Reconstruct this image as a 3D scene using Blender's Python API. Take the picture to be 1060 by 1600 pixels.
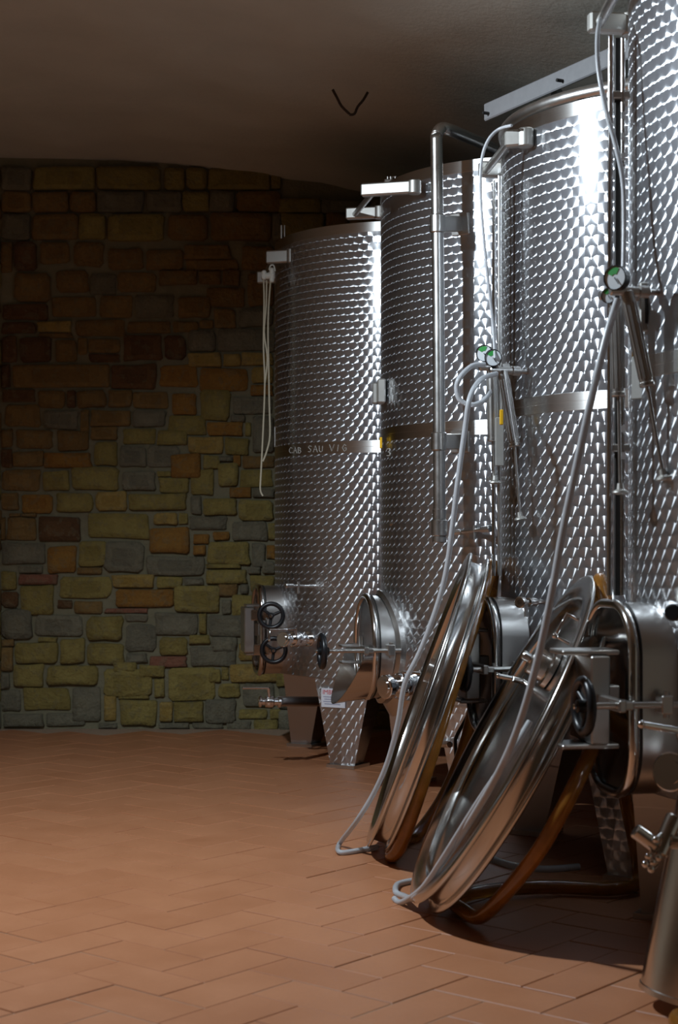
import bpy, math, random
from mathutils import Vector, Matrix, noise
for o in list(bpy.data.objects): bpy.data.objects.remove(o, do_unlink=True)
scene = bpy.context.scene
col = scene.collection
random.seed(7)
PI = math.pi

# ------------------------------------------------------------------ camera
F = 2500.0; CX = 530.0; HZ = 850.0; CAMH = 1.05        # focal length, principal column and horizon row of the 1060x1600 frame
cam_d = bpy.data.cameras.new('camera'); cam = bpy.data.objects.new('camera', cam_d); col.objects.link(cam)
cam.location = (0, 0, CAMH); cam.rotation_euler = (PI/2, 0, 0)
cam_d.sensor_fit = 'VERTICAL'; cam_d.sensor_height = 24.0; cam_d.lens = 24.0*F/1600.0
cam_d.shift_y = (HZ-800.0)/1600.0
cam_d.clip_start = 0.05; cam_d.clip_end = 60
cam_d.dof.use_dof = True; cam_d.dof.focus_distance = 5.9; cam_d.dof.aperture_fstop = 3.2
scene.camera = cam

# ------------------------------------------------------------------ world, lights, exposure
world = bpy.data.worlds.new('cellar_air'); scene.world = world; world.use_nodes = True
world.node_tree.nodes['Background'].inputs[0].default_value = (0.55, 0.6, 0.7, 1)
world.node_tree.nodes['Background'].inputs[1].default_value = 0.0
LAMP = Vector((-1.25, 4.4, 2.82)); AIM = Vector((0.20, 4.9, 0.0))
sd = bpy.data.lights.new('floodlight_beam', 'SPOT'); sd.energy = 305; sd.color = (0.80, 0.91, 1.0)
sd.spot_size = math.radians(150); sd.spot_blend = 0.6; sd.shadow_soft_size = 0.05
so = bpy.data.objects.new('floodlight_beam', sd); col.objects.link(so)
so.location = LAMP; so.rotation_euler = (AIM-LAMP).to_track_quat('-Z', 'Y').to_euler()
scene.view_settings.view_transform = 'Standard'; scene.view_settings.look = 'None'
scene.view_settings.gamma = 1.0; scene.view_settings.use_curve_mapping = False
scene.view_settings.exposure = 0.0

# ------------------------------------------------------------------ helpers
def P(x, y, Y): return Vector(((x-CX)/F*Y, Y, CAMH+(HZ-y)/F*Y))
def tag(o, label=None, cat=None, group=None, kind=None):
    if label: o['label'] = label
    if cat: o['category'] = cat
    if group: o['group'] = group
    if kind: o['kind'] = kind
    return o
def empty(name, loc):
    o = bpy.data.objects.new(name, None); o.empty_display_size = .1; col.objects.link(o); o.location = loc
    return o
def root_loc(o):
    v = Vector((0, 0, 0))
    while o is not None: v += o.location; o = o.parent
    return v
def frame(axis, up=Vector((0, 0, 1))):
    a = axis.normalized()
    if abs(a.dot(up)) > .99: up = Vector((0, 1, 0))
    u = up.cross(a).normalized(); v = a.cross(u)
    return u, v, a
class MB:
    def __init__(s): s.v = []; s.f = []; s.sm = []
    def add(s, vs, fs, smooth=True):
        n = len(s.v); s.v += [Vector(q) for q in vs]
        for f in fs: s.f.append([i+n for i in f]); s.sm.append(smooth)
        return s
    def rings(s, rings, closed=True, cap0=False, cap1=False, smooth=True, loop=False):
        m = len(rings[0]); vs = [p for r in rings for p in r]; fs = []
        R = len(rings)
        for i in range(R if loop else R-1):
            j = (i+1) % R
            for k in range(m if closed else m-1):
                k2 = (k+1) % m
                fs.append([i*m+k, i*m+k2, j*m+k2, j*m+k])
        s.add(vs, fs, smooth)
        if cap0: s.add(rings[0], [list(range(m))[::-1]], False)
        if cap1: s.add(rings[-1], [list(range(m))], False)
        return s
    def box(s, c, size, ux=Vector((1, 0, 0)), uz=Vector((0, 0, 1)), bev=0.0):
        c = Vector(c); ux = Vector(ux).normalized(); uz = Vector(uz); uz = (uz-ux*uz.dot(ux)).normalized(); uy = uz.cross(ux)
        hx, hy, hz = [d/2 for d in size]
        b = min(bev, hx*.9, hy*.9, hz*.9)
        def pt(x, y, z): return c+ux*x+uy*y+uz*z
        if b <= 0:
            vs = [pt(x, y, z) for z in (-hz, hz) for (x, y) in ((-hx, -hy), (hx, -hy), (hx, hy), (-hx, hy))]
            return s.add(vs, [[3, 2, 1, 0], [4, 5, 6, 7], [0, 1, 5, 4], [1, 2, 6, 5], [2, 3, 7, 6], [3, 0, 4, 7]], False)
        def ring(ix, iy, z):
            return [pt(x, y, z) for (x, y) in ((-ix+b, -iy), (ix-b, -iy), (ix, -iy+b), (ix, iy-b), (ix-b, iy), (-ix+b, iy), (-ix, iy-b), (-ix, -iy+b))]
        def ringi(z): return [pt(x, y, z) for (x, y) in ((-hx+b, -hy+b), (hx-b, -hy+b), (hx-b, -hy+b), (hx-b, hy-b), (hx-b, hy-b), (-hx+b, hy-b), (-hx+b, hy-b), (-hx+b, -hy+b))]
        a = [pt(x, y, -hz) for (x, y) in ((-hx+b, -hy+b), (hx-b, -hy+b), (hx-b, hy-b), (-hx+b, hy-b))]
        d = [pt(x, y, hz) for (x, y) in ((-hx+b, -hy+b), (hx-b, -hy+b), (hx-b, hy-b), (-hx+b, hy-b))]
        r1 = ring(hx, hy, -hz+b); r2 = ring(hx, hy, hz-b)
        vs = r1+r2+a+d; fs = [[k, (k+1) % 8, 8+(k+1) % 8, 8+k] for k in range(8)]
        fs += [[19, 18, 17, 16], [20, 21, 22, 23]]
        fs += [[16, 17, 1, 0], [17, 2, 1], [17, 18, 3, 2], [18, 4, 3], [18, 19, 5, 4], [19, 6, 5], [19, 16, 7, 6], [16, 0, 7]]
        fs += [[8, 9, 21, 20], [9, 10, 21], [10, 11, 22, 21], [11, 12, 22], [12, 13, 23, 22], [13, 14, 23], [14, 15, 20, 23], [15, 8, 20]]
        return s.add(vs, fs, False)
    def cyl(s, p0, p1, r0, r1=None, n=20, caps=True, bev=0.0):
        p0 = Vector(p0); p1 = Vector(p1); r1 = r0 if r1 is None else r1
        u, v, a = frame(p1-p0)
        def ring(c, r): return [c+u*(r*math.cos(2*PI*k/n))+v*(r*math.sin(2*PI*k/n)) for k in range(n)]
        if bev > 0:
            s.rings([ring(p0+a*bev, r0), ring(p1-a*bev, r1)])
            s.rings([ring(p0, r0-bev), ring(p0+a*bev, r0)], cap0=True, smooth=True)
            s.rings([ring(p1-a*bev, r1), ring(p1, r1-bev)], cap1=True, smooth=True)
        else: s.rings([ring(p0, r0), ring(p1, r1)], cap0=caps, cap1=caps)
        return s
    def sphere(s, c, r, n=14, m=8, sc=(1, 1, 1)):
        c = Vector(c)
        return s.rings([[c+Vector((r*sc[0]*math.sin(t)*math.cos(2*PI*k/n), r*sc[1]*math.sin(t)*math.sin(2*PI*k/n), r*sc[2]*math.cos(t))) for k in range(n)] for t in [PI*(1-(i+.02)/(m+.04)) for i in range(m+1)]])
    def tube(s, pts, r, n=10, sub=6, closed=False, caps=True):
        pts = [Vector(p) for p in pts]
        if sub > 1: pts = spline(pts, sub, closed)
        rings = []; L = len(pts); pu = None
        for i, p in enumerate(pts):
            if closed: t = pts[(i+1) % L]-pts[i-1]
            else: t = pts[min(i+1, L-1)]-pts[max(i-1, 0)]
            t.normalize()
            if pu is None: u, v, _ = frame(t)
            else:
                u = (pu-t*pu.dot(t))
                if u.length < 1e-6: u, v, _ = frame(t)
                u.normalize(); v = t.cross(u)
            pu = u
            rr = r(i/(L-1)) if callable(r) else r
            rings.append([p+u*(rr*math.cos(2*PI*k/n))+v*(rr*math.sin(2*PI*k/n)) for k in range(n)])
        return s.rings(rings, cap0=caps and not closed, cap1=caps and not closed, loop=closed)
    def lathe(s, prof, c, axis=Vector((0, 0, 1)), n=64, sharp=True, a0=0, a1=2*PI, up=Vector((0, 0, 1))):
        """prof: (radius, along) points; sharp keeps profile corners crisp"""
        c = Vector(c); u, v, a = frame(Vector(axis), up)
        full = abs(a1-a0-2*PI) < 1e-6; m = n if full else n+1
        def ring(r, h): return [c+a*h+u*(r*math.cos(a0+(a1-a0)*k/n))+v*(r*math.sin(a0+(a1-a0)*k/n)) for k in range(m)]
        if sharp:
            for (q0, q1) in zip(prof[:-1], prof[1:]): s.rings([ring(*q0), ring(*q1)], closed=full)
        else: s.rings([ring(*q) for q in prof], closed=full)
        return s
    def build(s, name, mat, parent=None):
        me = bpy.data.meshes.new(name); off = root_loc(parent) if parent else Vector((0, 0, 0))
        me.from_pydata([v-off for v in s.v], [], s.f); me.polygons.foreach_set('use_smooth', s.sm); me.update()
        o = bpy.data.objects.new(name, me); col.objects.link(o); me.materials.append(mat)
        if parent: o.parent = parent
        return o
def spline(p, sub, closed=False):
    out = []; L = len(p)
    for i in range(L if closed else L-1):
        if closed: a, b, c, d = p[i-1], p[i], p[(i+1) % L], p[(i+2) % L]
        else: a, b, c, d = p[max(i-1, 0)], p[i], p[i+1], p[min(i+2, L-1)]
        for k in range(sub):
            t = k/sub
            out.append(.5*((2*b)+(c-a)*t+(2*a-5*b+4*c-d)*t*t+(3*b-a-3*c+d)*t*t*t))
    if not closed: out.append(p[-1].copy())
    return out
def lin(r, g, b):
    return tuple(((c/255/12.92) if c/255 <= .04045 else ((c/255+.055)/1.055)**2.4) for c in (r, g, b))+(1,)

# ------------------------------------------------------------------ materials
class NT:
    def __init__(s, name):
        s.m = bpy.data.materials.new(name); s.m.use_nodes = True; s.t = s.m.node_tree; s.b = s.t.nodes['Principled BSDF']
    def n(s, kind, **kw):
        x = s.t.nodes.new(kind)
        for k, v in kw.items(): setattr(x, k, v)
        return x
    def link(s, a, b): s.t.links.new(a, b)
    def math(s, op, a, b=None, c=None):
        x = s.n('ShaderNodeMath', operation=op)
        for i, q in enumerate((a, b, c)):
            if q is None: continue
            if isinstance(q, (int, float)): x.inputs[i].default_value = q
            else: s.link(q, x.inputs[i])
        return x.outputs[0]
    def mix(s, f, a, b):
        x = s.n('ShaderNodeMix', data_type='RGBA')
        for i, q in ((0, f), (6, a), (7, b)):
            if isinstance(q, (int, float, tuple)): x.inputs[i].default_value = q
            else: s.link(q, x.inputs[i])
        return x.outputs[2]
    def noise(s, scale, detail=4, coord=None, rough=.55):
        x = s.n('ShaderNodeTexNoise'); x.inputs['Scale'].default_value = scale; x.inputs['Detail'].default_value = detail; x.inputs['Roughness'].default_value = rough
        if coord is not None: s.link(coord, x.inputs['Vector'])
        return x.outputs[0]
    def coord(s, which='Object'): return s.n('ShaderNodeTexCoord').outputs[which]
    def ramp(s, f, stops):
        x = s.n('ShaderNodeValToRGB'); el = x.color_ramp.elements
        el[0].position, el[0].color = stops[0]; el[1].position, el[1].color = stops[-1]
        for p, c in stops[1:-1]: e = el.new(p); e.color = c
        s.link(f, x.inputs[0]); return x.outputs[0]
    def bump(s, h, strength, dist=.01):
        x = s.n('ShaderNodeBump'); x.inputs['Strength'].default_value = strength; x.inputs['Distance'].default_value = dist
        s.link(h, x.inputs['Height']); s.link(x.outputs[0], s.b.inputs['Normal'])
    def set(s, **kw):
        for k, v in kw.items(): s.b.inputs[k].default_value = v
        return s
def plain(name, c, rough=.4, metal=0.0, grain=0.06, scale=40, **kw):
    t = NT(name); nz = t.noise(scale, 3, t.coord())
    a = tuple(max(0, x*(1-grain*2)) for x in c[:3])+(1,); b = tuple(min(1, x*(1+grain*2)) for x in c[:3])+(1,)
    t.link(t.mix(nz, a, b), t.b.inputs['Base Color']); t.set(Roughness=rough, Metallic=metal, **kw)
    return t.m
def scuffed_steel(name, c, rough, r2):
    t = NT(name); co = t.coord(); nz = t.noise(9, 6, co); n2 = t.noise(60, 4, co)
    t.link(t.mix(nz, tuple(x*.86 for x in c[:3])+(1,), c), t.b.inputs['Base Color'])
    r = t.math('MULTIPLY_ADD', t.math('ADD', nz, t.math('MULTIPLY', n2, .4)), r2-rough, rough-.15*(r2-rough)); t.link(r, t.b.inputs['Roughness'])
    t.set(Metallic=1.0); return t.m
def dotted_steel(name, R=.65, px=.047, py=.0325, rd=.033):
    """stainless sheet with overlapping rows of circularly brushed discs"""
    t = NT(name); co = t.coord(); sep = t.n('ShaderNodeSeparateXYZ'); t.link(co, sep.inputs[0]); X, Y, Z = sep.outputs
    ang = t.math('ARCTAN2', t.math('MULTIPLY', Y, -1), t.math('MULTIPLY', X, -1))
    n_per = round(2*PI*R/px)
    u = t.math('MULTIPLY', ang, n_per/(2*PI)); pxx = 2*PI*R/n_per
    v = t.math('DIVIDE', Z, py); base = t.math('ROUND', v)
    dxs = dys = None
    for k in (1, 0, -1):            # rows lowest in priority first
        r = t.math('ADD', base, k)
        dy = t.math('MULTIPLY', t.math('SUBTRACT', v, r), py)
        sh = t.math('MULTIPLY', t.math('FLOORED_MODULO', r, 2.0), .5)
        w = t.math('SUBTRACT', u, sh); dx = t.math('MULTIPLY', t.math('SUBTRACT', w, t.math('ROUND', w)), pxx)
        if dxs is None: dxs, dys = dx, dy
        else:
            d2 = t.math('ADD', t.math('MULTIPLY', dx, dx), t.math('MULTIPLY', dy, dy)); ins = t.math('LESS_THAN', d2, rd*rd)
            inv = t.math('SUBTRACT', 1.0, ins)
            dxs = t.math('ADD', t.math('MULTIPLY', dx, ins), t.math('MULTIPLY', dxs, inv))
            dys = t.math('ADD', t.math('MULTIPLY', dy, ins), t.math('MULTIPLY', dys, inv))
    rr = t.math('SQRT', t.math('ADD', t.math('MULTIPLY', X, X), t.math('MULTIPLY', Y, Y)))
    s = t.math('DIVIDE', dxs, rr)
    cmb = t.n('ShaderNodeCombineXYZ')
    t.link(t.math('MULTIPLY', t.math('MULTIPLY', Y, s), -1), cmb.inputs[0]); t.link(t.math('MULTIPLY', X, s), cmb.inputs[1]); t.link(dys, cmb.inputs[2])
    nv = t.n('ShaderNodeVectorMath', operation='NORMALIZE'); t.link(cmb.outputs[0], nv.inputs[0])
    t.link(nv.outputs[0], t.b.inputs['Tangent'])
    nz = t.noise(3.0, 4, co)
    t.link(t.mix(nz, (.50, .51, .53, 1), (.65, .66, .68, 1)), t.b.inputs['Base Color'])
    t.set(Metallic=1.0, Roughness=.275, Anisotropic=1.0)
    b2 = t.n('ShaderNodeBsdfPrincipled'); b2.inputs['Metallic'].default_value = 1.0; b2.inputs['Roughness'].default_value = .58
    b2.inputs['Base Color'].default_value = (.50, .54, .60, 1)
    mx = t.n('ShaderNodeMixShader'); mx.inputs[0].default_value = .10; out = t.t.nodes['Material Output']
    t.link(t.b.outputs[0], mx.inputs[1]); t.link(b2.outputs[0], mx.inputs[2]); t.link(mx.outputs[0], out.inputs[0])
    return t.m
def band_steel(name):
    t = NT(name); co = t.coord(); mp = t.n('ShaderNodeMapping'); mp.inputs['Scale'].default_value = (2, 2, 260); t.link(co, mp.inputs[0])
    nz = t.noise(3, 3, mp.outputs[0]); t.link(t.mix(nz, (.5, .49, .47, 1), (.68, .67, .65, 1)), t.b.inputs['Base Color'])
    c = t.n('ShaderNodeCombineXYZ'); c.inputs[2].default_value = 1.0; t.link(c.outputs[0], t.b.inputs['Tangent'])
    t.set(Metallic=1.0, Roughness=.38, Anisotropic=.9); return t.m
def stone_mat(name, c, c2):
    t = NT(name); geo = t.n('ShaderNodeObjectInfo'); co = t.coord('Object'); nm = t.n('ShaderNodeNewGeometry')
    nz = t.noise(9, 6, nm.outputs['Position'], .65); n2 = t.noise(55, 5, nm.outputs['Position'], .7)
    rnd = t.math('FRACT', t.math('ADD', geo.outputs['Random'], nm.outputs['Random Per Island']))
    f = t.math('ADD', t.math('MULTIPLY', nz, 1.6), t.math('MULTIPLY', t.math('SUBTRACT', rnd, .95), .7))
    n3 = t.noise(22, 5, nm.outputs['Position'], .6); cc = t.mix(f, c, c2)
    cc = t.mix(t.math('MULTIPLY', t.math('GREATER_THAN', n3, .56), .35), cc, lin(128, 120, 92))
    dk = t.mix(t.math('MULTIPLY', n2, .55), cc, tuple(x*.4 for x in c[:3])+(1,))
    t.link(dk, t.b.inputs['Base Color']); t.set(Roughness=.92)
    t.bump(t.math('ADD', t.math('ADD', nz, n3), t.math('MULTIPLY', n2, .6)), 1.0, .02)
    return t.m
def terracotta():
    t = NT('terracotta'); oi = t.n('ShaderNodeObjectInfo'); nm = t.n('ShaderNodeNewGeometry')
    rnd = t.math('FRACT', t.math('ADD', oi.outputs['Random'], nm.outputs['Random Per Island']))
    nz = t.noise(5, 6, nm.outputs['Position'], .6); n2 = t.noise(90, 4, nm.outputs['Position'], .65)
    f = t.math('ADD', t.math('MULTIPLY', nz, .8), t.math('MULTIPLY', t.math('SUBTRACT', rnd, .35), .3))
    cc = t.mix(f, lin(170, 110, 74), lin(196, 136, 98)); t.link(t.mix(t.math('MULTIPLY', n2, .35), cc, lin(148, 98, 70)), t.b.inputs['Base Color'])
    t.link(t.math('MULTIPLY_ADD', nz, .22, .36), t.b.inputs['Roughness']); t.set(**{'Specular IOR Level': .35})
    t.bump(t.math('ADD', n2, nz), .12, .004); return t.m
def plaster(name, c, c2, sc=2.2, bump=.5):
    t = NT(name); nm = t.n('ShaderNodeNewGeometry'); nz = t.noise(sc, 7, nm.outputs['Position'], .6); n2 = t.noise(45, 4, nm.outputs['Position'], .7)
    t.link(t.mix(nz, c, c2), t.b.inputs['Base Color']); t.set(Roughness=.95); t.bump(t.math('ADD', nz, t.math('MULTIPLY', n2, .25)), bump, .03); return t.m

M = {}
M['dots'] = dotted_steel('marbled_stainless')
M['band'] = band_steel('brushed_stainless')
M['steel'] = scuffed_steel('satin_stainless', (.62, .61, .59, 1), .2, .42)
M['polish'] = scuffed_steel('polished_stainless', (.68, .67, .65, 1), .06, .22)
M['lid'] = scuffed_steel('pressed_stainless', (.64, .63, .61, 1), .09, .24)
M['chrome'] = scuffed_steel('chromed_metal', (.78, .78, .78, 1), .05, .14)
M['greymetal'] = plain('grey_painted_metal', lin(150, 150, 146), .5)
M['alu'] = scuffed_steel('cast_aluminium', (.5, .49, .46, 1), .38, .6)
M['beam'] = plain('grey_beam_paint', lin(128, 128, 130), .6)
M['black'] = plain('black_plastic', lin(20, 22, 26), .35)
M['white'] = plain('white_plastic', lin(205, 205, 195), .5)
M['paper'] = plain('sign_paper', lin(222, 224, 232), .7, grain=.02)
M['redink'] = plain('red_ink', lin(196, 36, 40), .7)
M['greyink'] = plain('grey_ink', lin(150, 155, 178), .7)
M['chalk'] = plain('white_chalk', lin(178, 176, 170), .9, grain=.3, scale=300)
M['cord'] = plain('cotton_cord', lin(178, 170, 148), .9)
M['yellow'] = plain('yellow_tag', lin(225, 175, 20), .5)
M['green'] = plain('dial_green', lin(52, 150, 70), .5)
M['dial'] = plain('dial_white', lin(214, 220, 224), .4, grain=.02)
M['wire'] = plain('rusty_wire', lin(62, 48, 36), .8)
M['dark'] = plain('dark_rubber', lin(28, 26, 24), .6)
M['cable'] = plain('grey_cable_sheath', lin(96, 98, 100), .55)
M['hose'] = plain('clear_pvc_hose', lin(205, 208, 212), .25, grain=.04, **{'Transmission Weight': .3, 'IOR': 1.3})
M['amber'] = plain('amber_rubber', lin(172, 116, 50), .13, grain=.3, scale=14, **{'Transmission Weight': .5, 'IOR': 1.38})
M['tile'] = terracotta()
M['grout'] = plaster('floor_grout', lin(150, 126, 104), lin(178, 152, 128), 30, .2)
M['mortar'] = plaster('wall_mortar', lin(108, 103, 82), lin(138, 132, 106), 12, .6)
M['ceil'] = plaster('ceiling_plaster', lin(190, 190, 180), lin(214, 212, 200), 2.4, .35)
M['plain_wall'] = plaster('rough_plaster', lin(176, 168, 150), lin(200, 192, 172), 3, .6)
ST = {'o': stone_mat('olive_stone', lin(138, 122, 64), lin(168, 152, 86)), 'g': stone_mat('grey_stone', lin(112, 108, 90), lin(144, 138, 114)),
      'b': stone_mat('brown_stone', lin(126, 98, 54), lin(156, 126, 74)), 'n': stone_mat('orange_stone', lin(146, 102, 42), lin(170, 128, 60)),
      'r': stone_mat('red_brick', lin(138, 88, 66), lin(158, 110, 86)), 'd': stone_mat('dark_stone', lin(92, 64, 38), lin(124, 90, 54)),
      'y': stone_mat('ochre_stone', lin(160, 132, 64), lin(184, 158, 92))}

# ------------------------------------------------------------------ floor: herringbone terracotta
XL, XR, YF, YB = -3.2, 2.5, -1.6, 9.06
flo = MB().box(((XL+XR)/2, (YF+YB)/2, -.0525), (XR-XL, YB-YF, .112)).build('floor', M['grout'])
tag(flo, 'terracotta floor tiles laid in herringbone', kind='structure')
W = .15; J = .0035; TH = .012
aA = math.radians(40); da = Vector((math.sin(aA), math.cos(aA), 0)); db = Vector((-math.cos(aA), math.sin(aA), 0))
ORG = Vector((-.4155, 3.697, 0))+da*W
def tile_mesh(long_a):
    m = MB(); la, lb = (2*W-J, W-J) if long_a else (W-J, 2*W-J); b = .0018
    def ring(k, z): return [da*x+db*y+Vector((0, 0, z)) for (x, y) in ((-la/2+k, -lb/2+k), (la/2-k, -lb/2+k), (la/2-k, lb/2-k), (-la/2+k, lb/2-k))]
    m.rings([ring(0, -TH), ring(0, -b), ring(b, 0)], cap1=True, smooth=False); return m
tm = {}
for la in (True, False):
    o = tile_mesh(la).build('tile', M['tile']); tm[la] = o.data; bpy.data.objects.remove(o)
cand = []
for i in range(-60, 61):
    for j in range(-40, 41):
        for la in (True, False):
            ca, cb = ((1, .5) if la else (.5, 2)); ca += i+2*j; cb += i-2*j
            c = ORG+da*(ca*W)+db*(cb*W)
            if not (XL+.16 < c.x < XR-.16 and YF+.16 < c.y < YB-.19): continue
            px = CX+c.x/max(c.y, .1)*F; py = HZ+CAMH/max(c.y, .1)*F
            vis = c.y > 3.2 and -40 < px < 1100 and py < 1640 and not (px > 620 and c.y > 4.9+0*c.x and c.x > .3+.0*c.y)
            cand.append((0 if vis else 1, c.y, c, la))
cand.sort(key=lambda q: (q[0], q[1])); rest = MB()
for k, (v, _, c, la) in enumerate(cand):
    z = random.uniform(-.0012, .0012)
    if v == 0 and k < 300:
        o = bpy.data.objects.new('tile', tm[la]); col.objects.link(o); o.parent = flo; o.location = c+Vector((0, 0, TH-.006+z))
    else:
        me = tm[la]; off = c+Vector((0, 0, TH-.006+z))
        rest.add([vv.co+off for vv in me.vertices], [list(p.vertices) for p in me.polygons], False)
tag(rest.build('tile_field', M['tile'], flo), kind='stuff')
FZ = TH-.006        # tile surface height

# ------------------------------------------------------------------ walls and ceiling
def ceil_h(x): return 3.24-.042*(x+1.9)**2 if x > -1.9 else 3.24-.02*(x+1.9)**2
m = MB(); nx, ny = 70, 110; vs = []; fs = []
for j in range(ny+1):
    for i in range(nx+1):
        x = XL+(XR-XL)*i/nx; y = YF+(YB-YF)*j/ny
        vs.append((x, y, ceil_h(x)+.03*noise.noise(Vector((x*1.7, y*1.5, 3)))+.012*noise.noise(Vector((x*5, y*4.2, 9)))))
fs = [[j*(nx+1)+i, (j+1)*(nx+1)+i, (j+1)*(nx+1)+i+1, j*(nx+1)+i+1] for j in range(ny) for i in range(nx)]
m.add(vs, fs); n0 = len(m.v); m.add([(x, y, 3.5) for (x, y) in ((XL, YF), (XR, YF), (XR, YB), (XL, YB))], [[0, 1, 2, 3]], False)
tag(m.build('ceiling', M['ceil']), 'low vaulted ceiling of rough brownish plaster', kind='structure')
tag(MB().box((XL-.1, (YF+YB)/2, 1.72), (.2, YB-YF+.6, 3.66)).build('wall_left', M['plain_wall']), 'rough plaster side wall', kind='structure')
tag(MB().box((XR+.1, (YF+YB)/2, 1.72), (.2, YB-YF+.6, 3.66)).build('wall_right', M['plain_wall']), 'rough plaster wall behind the tanks', kind='structure')
tag(MB().box(((XL+XR)/2, YF-.1, 1.72), (XR-XL, .2, 3.66)).build('wall_front', M['plain_wall']), 'rough plaster wall behind the viewer', kind='structure')
wb = MB().box(((XL+XR)/2, YB+.1, 1.72), (XR-XL, .2, 3.66)).build('wall_back', M['mortar'])
tag(wb, 'rubble stone wall at the end of the cellar', kind='structure')
S1 = """140,182,262,268,b;270,185,392,280,b;45,300,195,415,b;210,290,335,378,b;402,205,540,290,b;545,210,690,290,b;690,195,870,250,b;695,252,900,290,b;335,300,435,385,g;440,300,590,375,b;595,290,745,350,b;745,293,835,345,b;838,292,905,350,b;905,200,1030,290,b;0,180,42,300,b;46,182,136,296,d;190,390,365,470,b;372,385,500,475,b;505,380,660,475,g;665,395,790,470,b;770,352,920,430,b;930,300,1030,430,b;0,420,186,480,d;135,485,270,525,y;140,527,275,548,b;285,478,470,540,b;475,482,645,530,b;650,485,745,525,b;750,480,802,512,b;805,438,888,512,b;890,435,1030,508,g;0,488,132,532,d;0,538,60,640,d;68,540,195,640,d;205,553,288,640,b;292,545,325,610,b;330,550,450,605,b;330,608,450,638,d;455,535,610,638,d;615,532,700,632,d;702,518,810,598,g;815,512,1000,600,g;1002,512,1034,600,g;702,602,835,660,y;838,605,905,655,y;908,602,1030,650,y;0,643,35,735,d;42,645,410,737,b;415,643,590,740,d;593,645,745,732,n;750,662,940,752,n;943,655,1030,718,y;0,742,135,788,d;140,742,245,815,b;249,745,282,812,d;286,745,398,812,b;402,744,495,808,b;498,745,636,815,b;640,754,742,838,n;748,742,868,862,o;870,768,1030,836,g;943,722,1030,765,n;15,793,150,885,b;160,820,295,892,g;300,818,332,905,b;336,817,492,880,b;495,818,625,882,g;628,840,775,912,o;777,865,918,918,n;868,838,922,864,g;922,866,944,920,o;948,842,1034,985,g;0,890,44,962,b;48,890,205,970,b;210,896,338,975,b;338,882,440,933,b;350,937,445,1030,o;457,885,585,950,o;588,895,708,950,o;707,918,845,985,y;848,922,938,990,o;45,974,160,1035,b;0,966,42,1035,d;162,978,345,1035,n;448,955,548,1040,g;550,953,680,1038,g;642,982,755,1076,n;762,990,825,1042,o;878,988,905,1030,n;908,990,1034,1038,b;820,994,876,1012,g"""
S2 = """0,30,150,115,b;155,35,260,110,o;262,22,445,112,o;452,35,592,115,g;592,62,712,122,o;715,30,805,128,o;820,4,895,95,o;865,98,945,138,n;900,30,1030,100,o;590,38,640,58,o;948,105,1034,138,g;0,118,68,182,b;72,122,195,196,n;208,118,352,192,o;356,112,476,192,y;478,122,702,186,o;715,130,758,202,g;762,138,892,205,o;895,145,1034,222,o;30,197,75,209,b;78,198,134,209,b;0,212,16,300,b;18,212,132,298,b;138,206,308,304,d;322,195,565,295,o;575,195,668,242,y;672,195,706,240,o;712,208,860,262,g;868,226,1008,305,g;555,248,720,352,n;725,275,786,312,n;800,266,864,298,n;725,318,775,355,n;778,302,945,392,o;948,310,998,405,g;1010,230,1036,300,o;1003,318,1036,372,n;0,305,168,390,g;172,318,288,425,n;290,297,402,400,o;386,304,542,425,g;546,356,768,432,g;288,402,380,425,b;68,396,162,422,g;772,388,905,404,o;770,408,930,462,o;932,400,980,425,g;984,378,1036,425,g;62,428,216,465,r;0,415,58,488,o;220,432,420,516,o;414,428,585,478,y;588,437,685,483,o;690,440,765,468,g;820,462,895,508,b;938,430,1036,498,o;0,494,66,552,d;70,468,202,580,o;212,525,268,555,d;272,527,390,575,b;430,484,656,553,n;656,472,830,570,o;870,502,985,588,o;835,525,868,578,g;902,464,934,500,g;0,558,124,672,g;128,578,310,662,g;318,580,465,682,o;390,557,558,573,r;468,577,555,606,g;468,611,592,722,g;574,572,742,655,g;748,572,776,655,o;778,580,930,665,g;932,592,1036,674,o;0,672,50,700,b;140,666,215,682,o;54,684,216,765,o;219,668,318,766,o;320,686,466,770,o;600,660,705,732,o;708,655,790,690,o;796,664,892,722,g;897,678,1036,755,y;470,727,554,762,g;556,737,704,776,r;708,702,888,775,g;0,704,45,793,b;42,766,164,855,o;168,773,370,848,o;425,757,515,796,o;380,784,575,888,o;518,770,620,814,o;622,780,815,905,o;578,818,618,895,o;786,782,830,836,o;833,778,860,828,o;866,765,1060,836,y;0,798,32,860,g;0,866,75,946,g;82,852,262,940,o;266,854,380,988,g;386,878,436,978,y;440,877,560,898,o;445,902,592,1003,o;597,906,650,985,y;653,906,765,982,o;768,896,892,990,g;820,838,905,892,o;908,840,1036,930,g;895,936,1010,972,o;955,976,1050,1018,o;850,980,945,1015,g;0,952,165,1005,g;170,950,320,1000,g;365,990,440,1008,g;596,988,715,1008,g;720,988,846,1010,g;1014,935,1060,972,o"""
KS = 1060/440; WY = YB-.02
def w_of(px): return (px-CX)/F*9.02
def h_of(py): return CAMH+(HZ-py)/F*9.02
stones = []
for txt, y0 in ((S1, 300), (S2, 720)):
    for q in txt.split(';'):
        a = q.split(','); x0, a0, x1, a1 = [float(t) for t in a[:4]]
        stones.append((w_of(x0/KS), h_of(y0+a1/KS), w_of(x1/KS), h_of(y0+a0/KS), a[4]))
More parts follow.
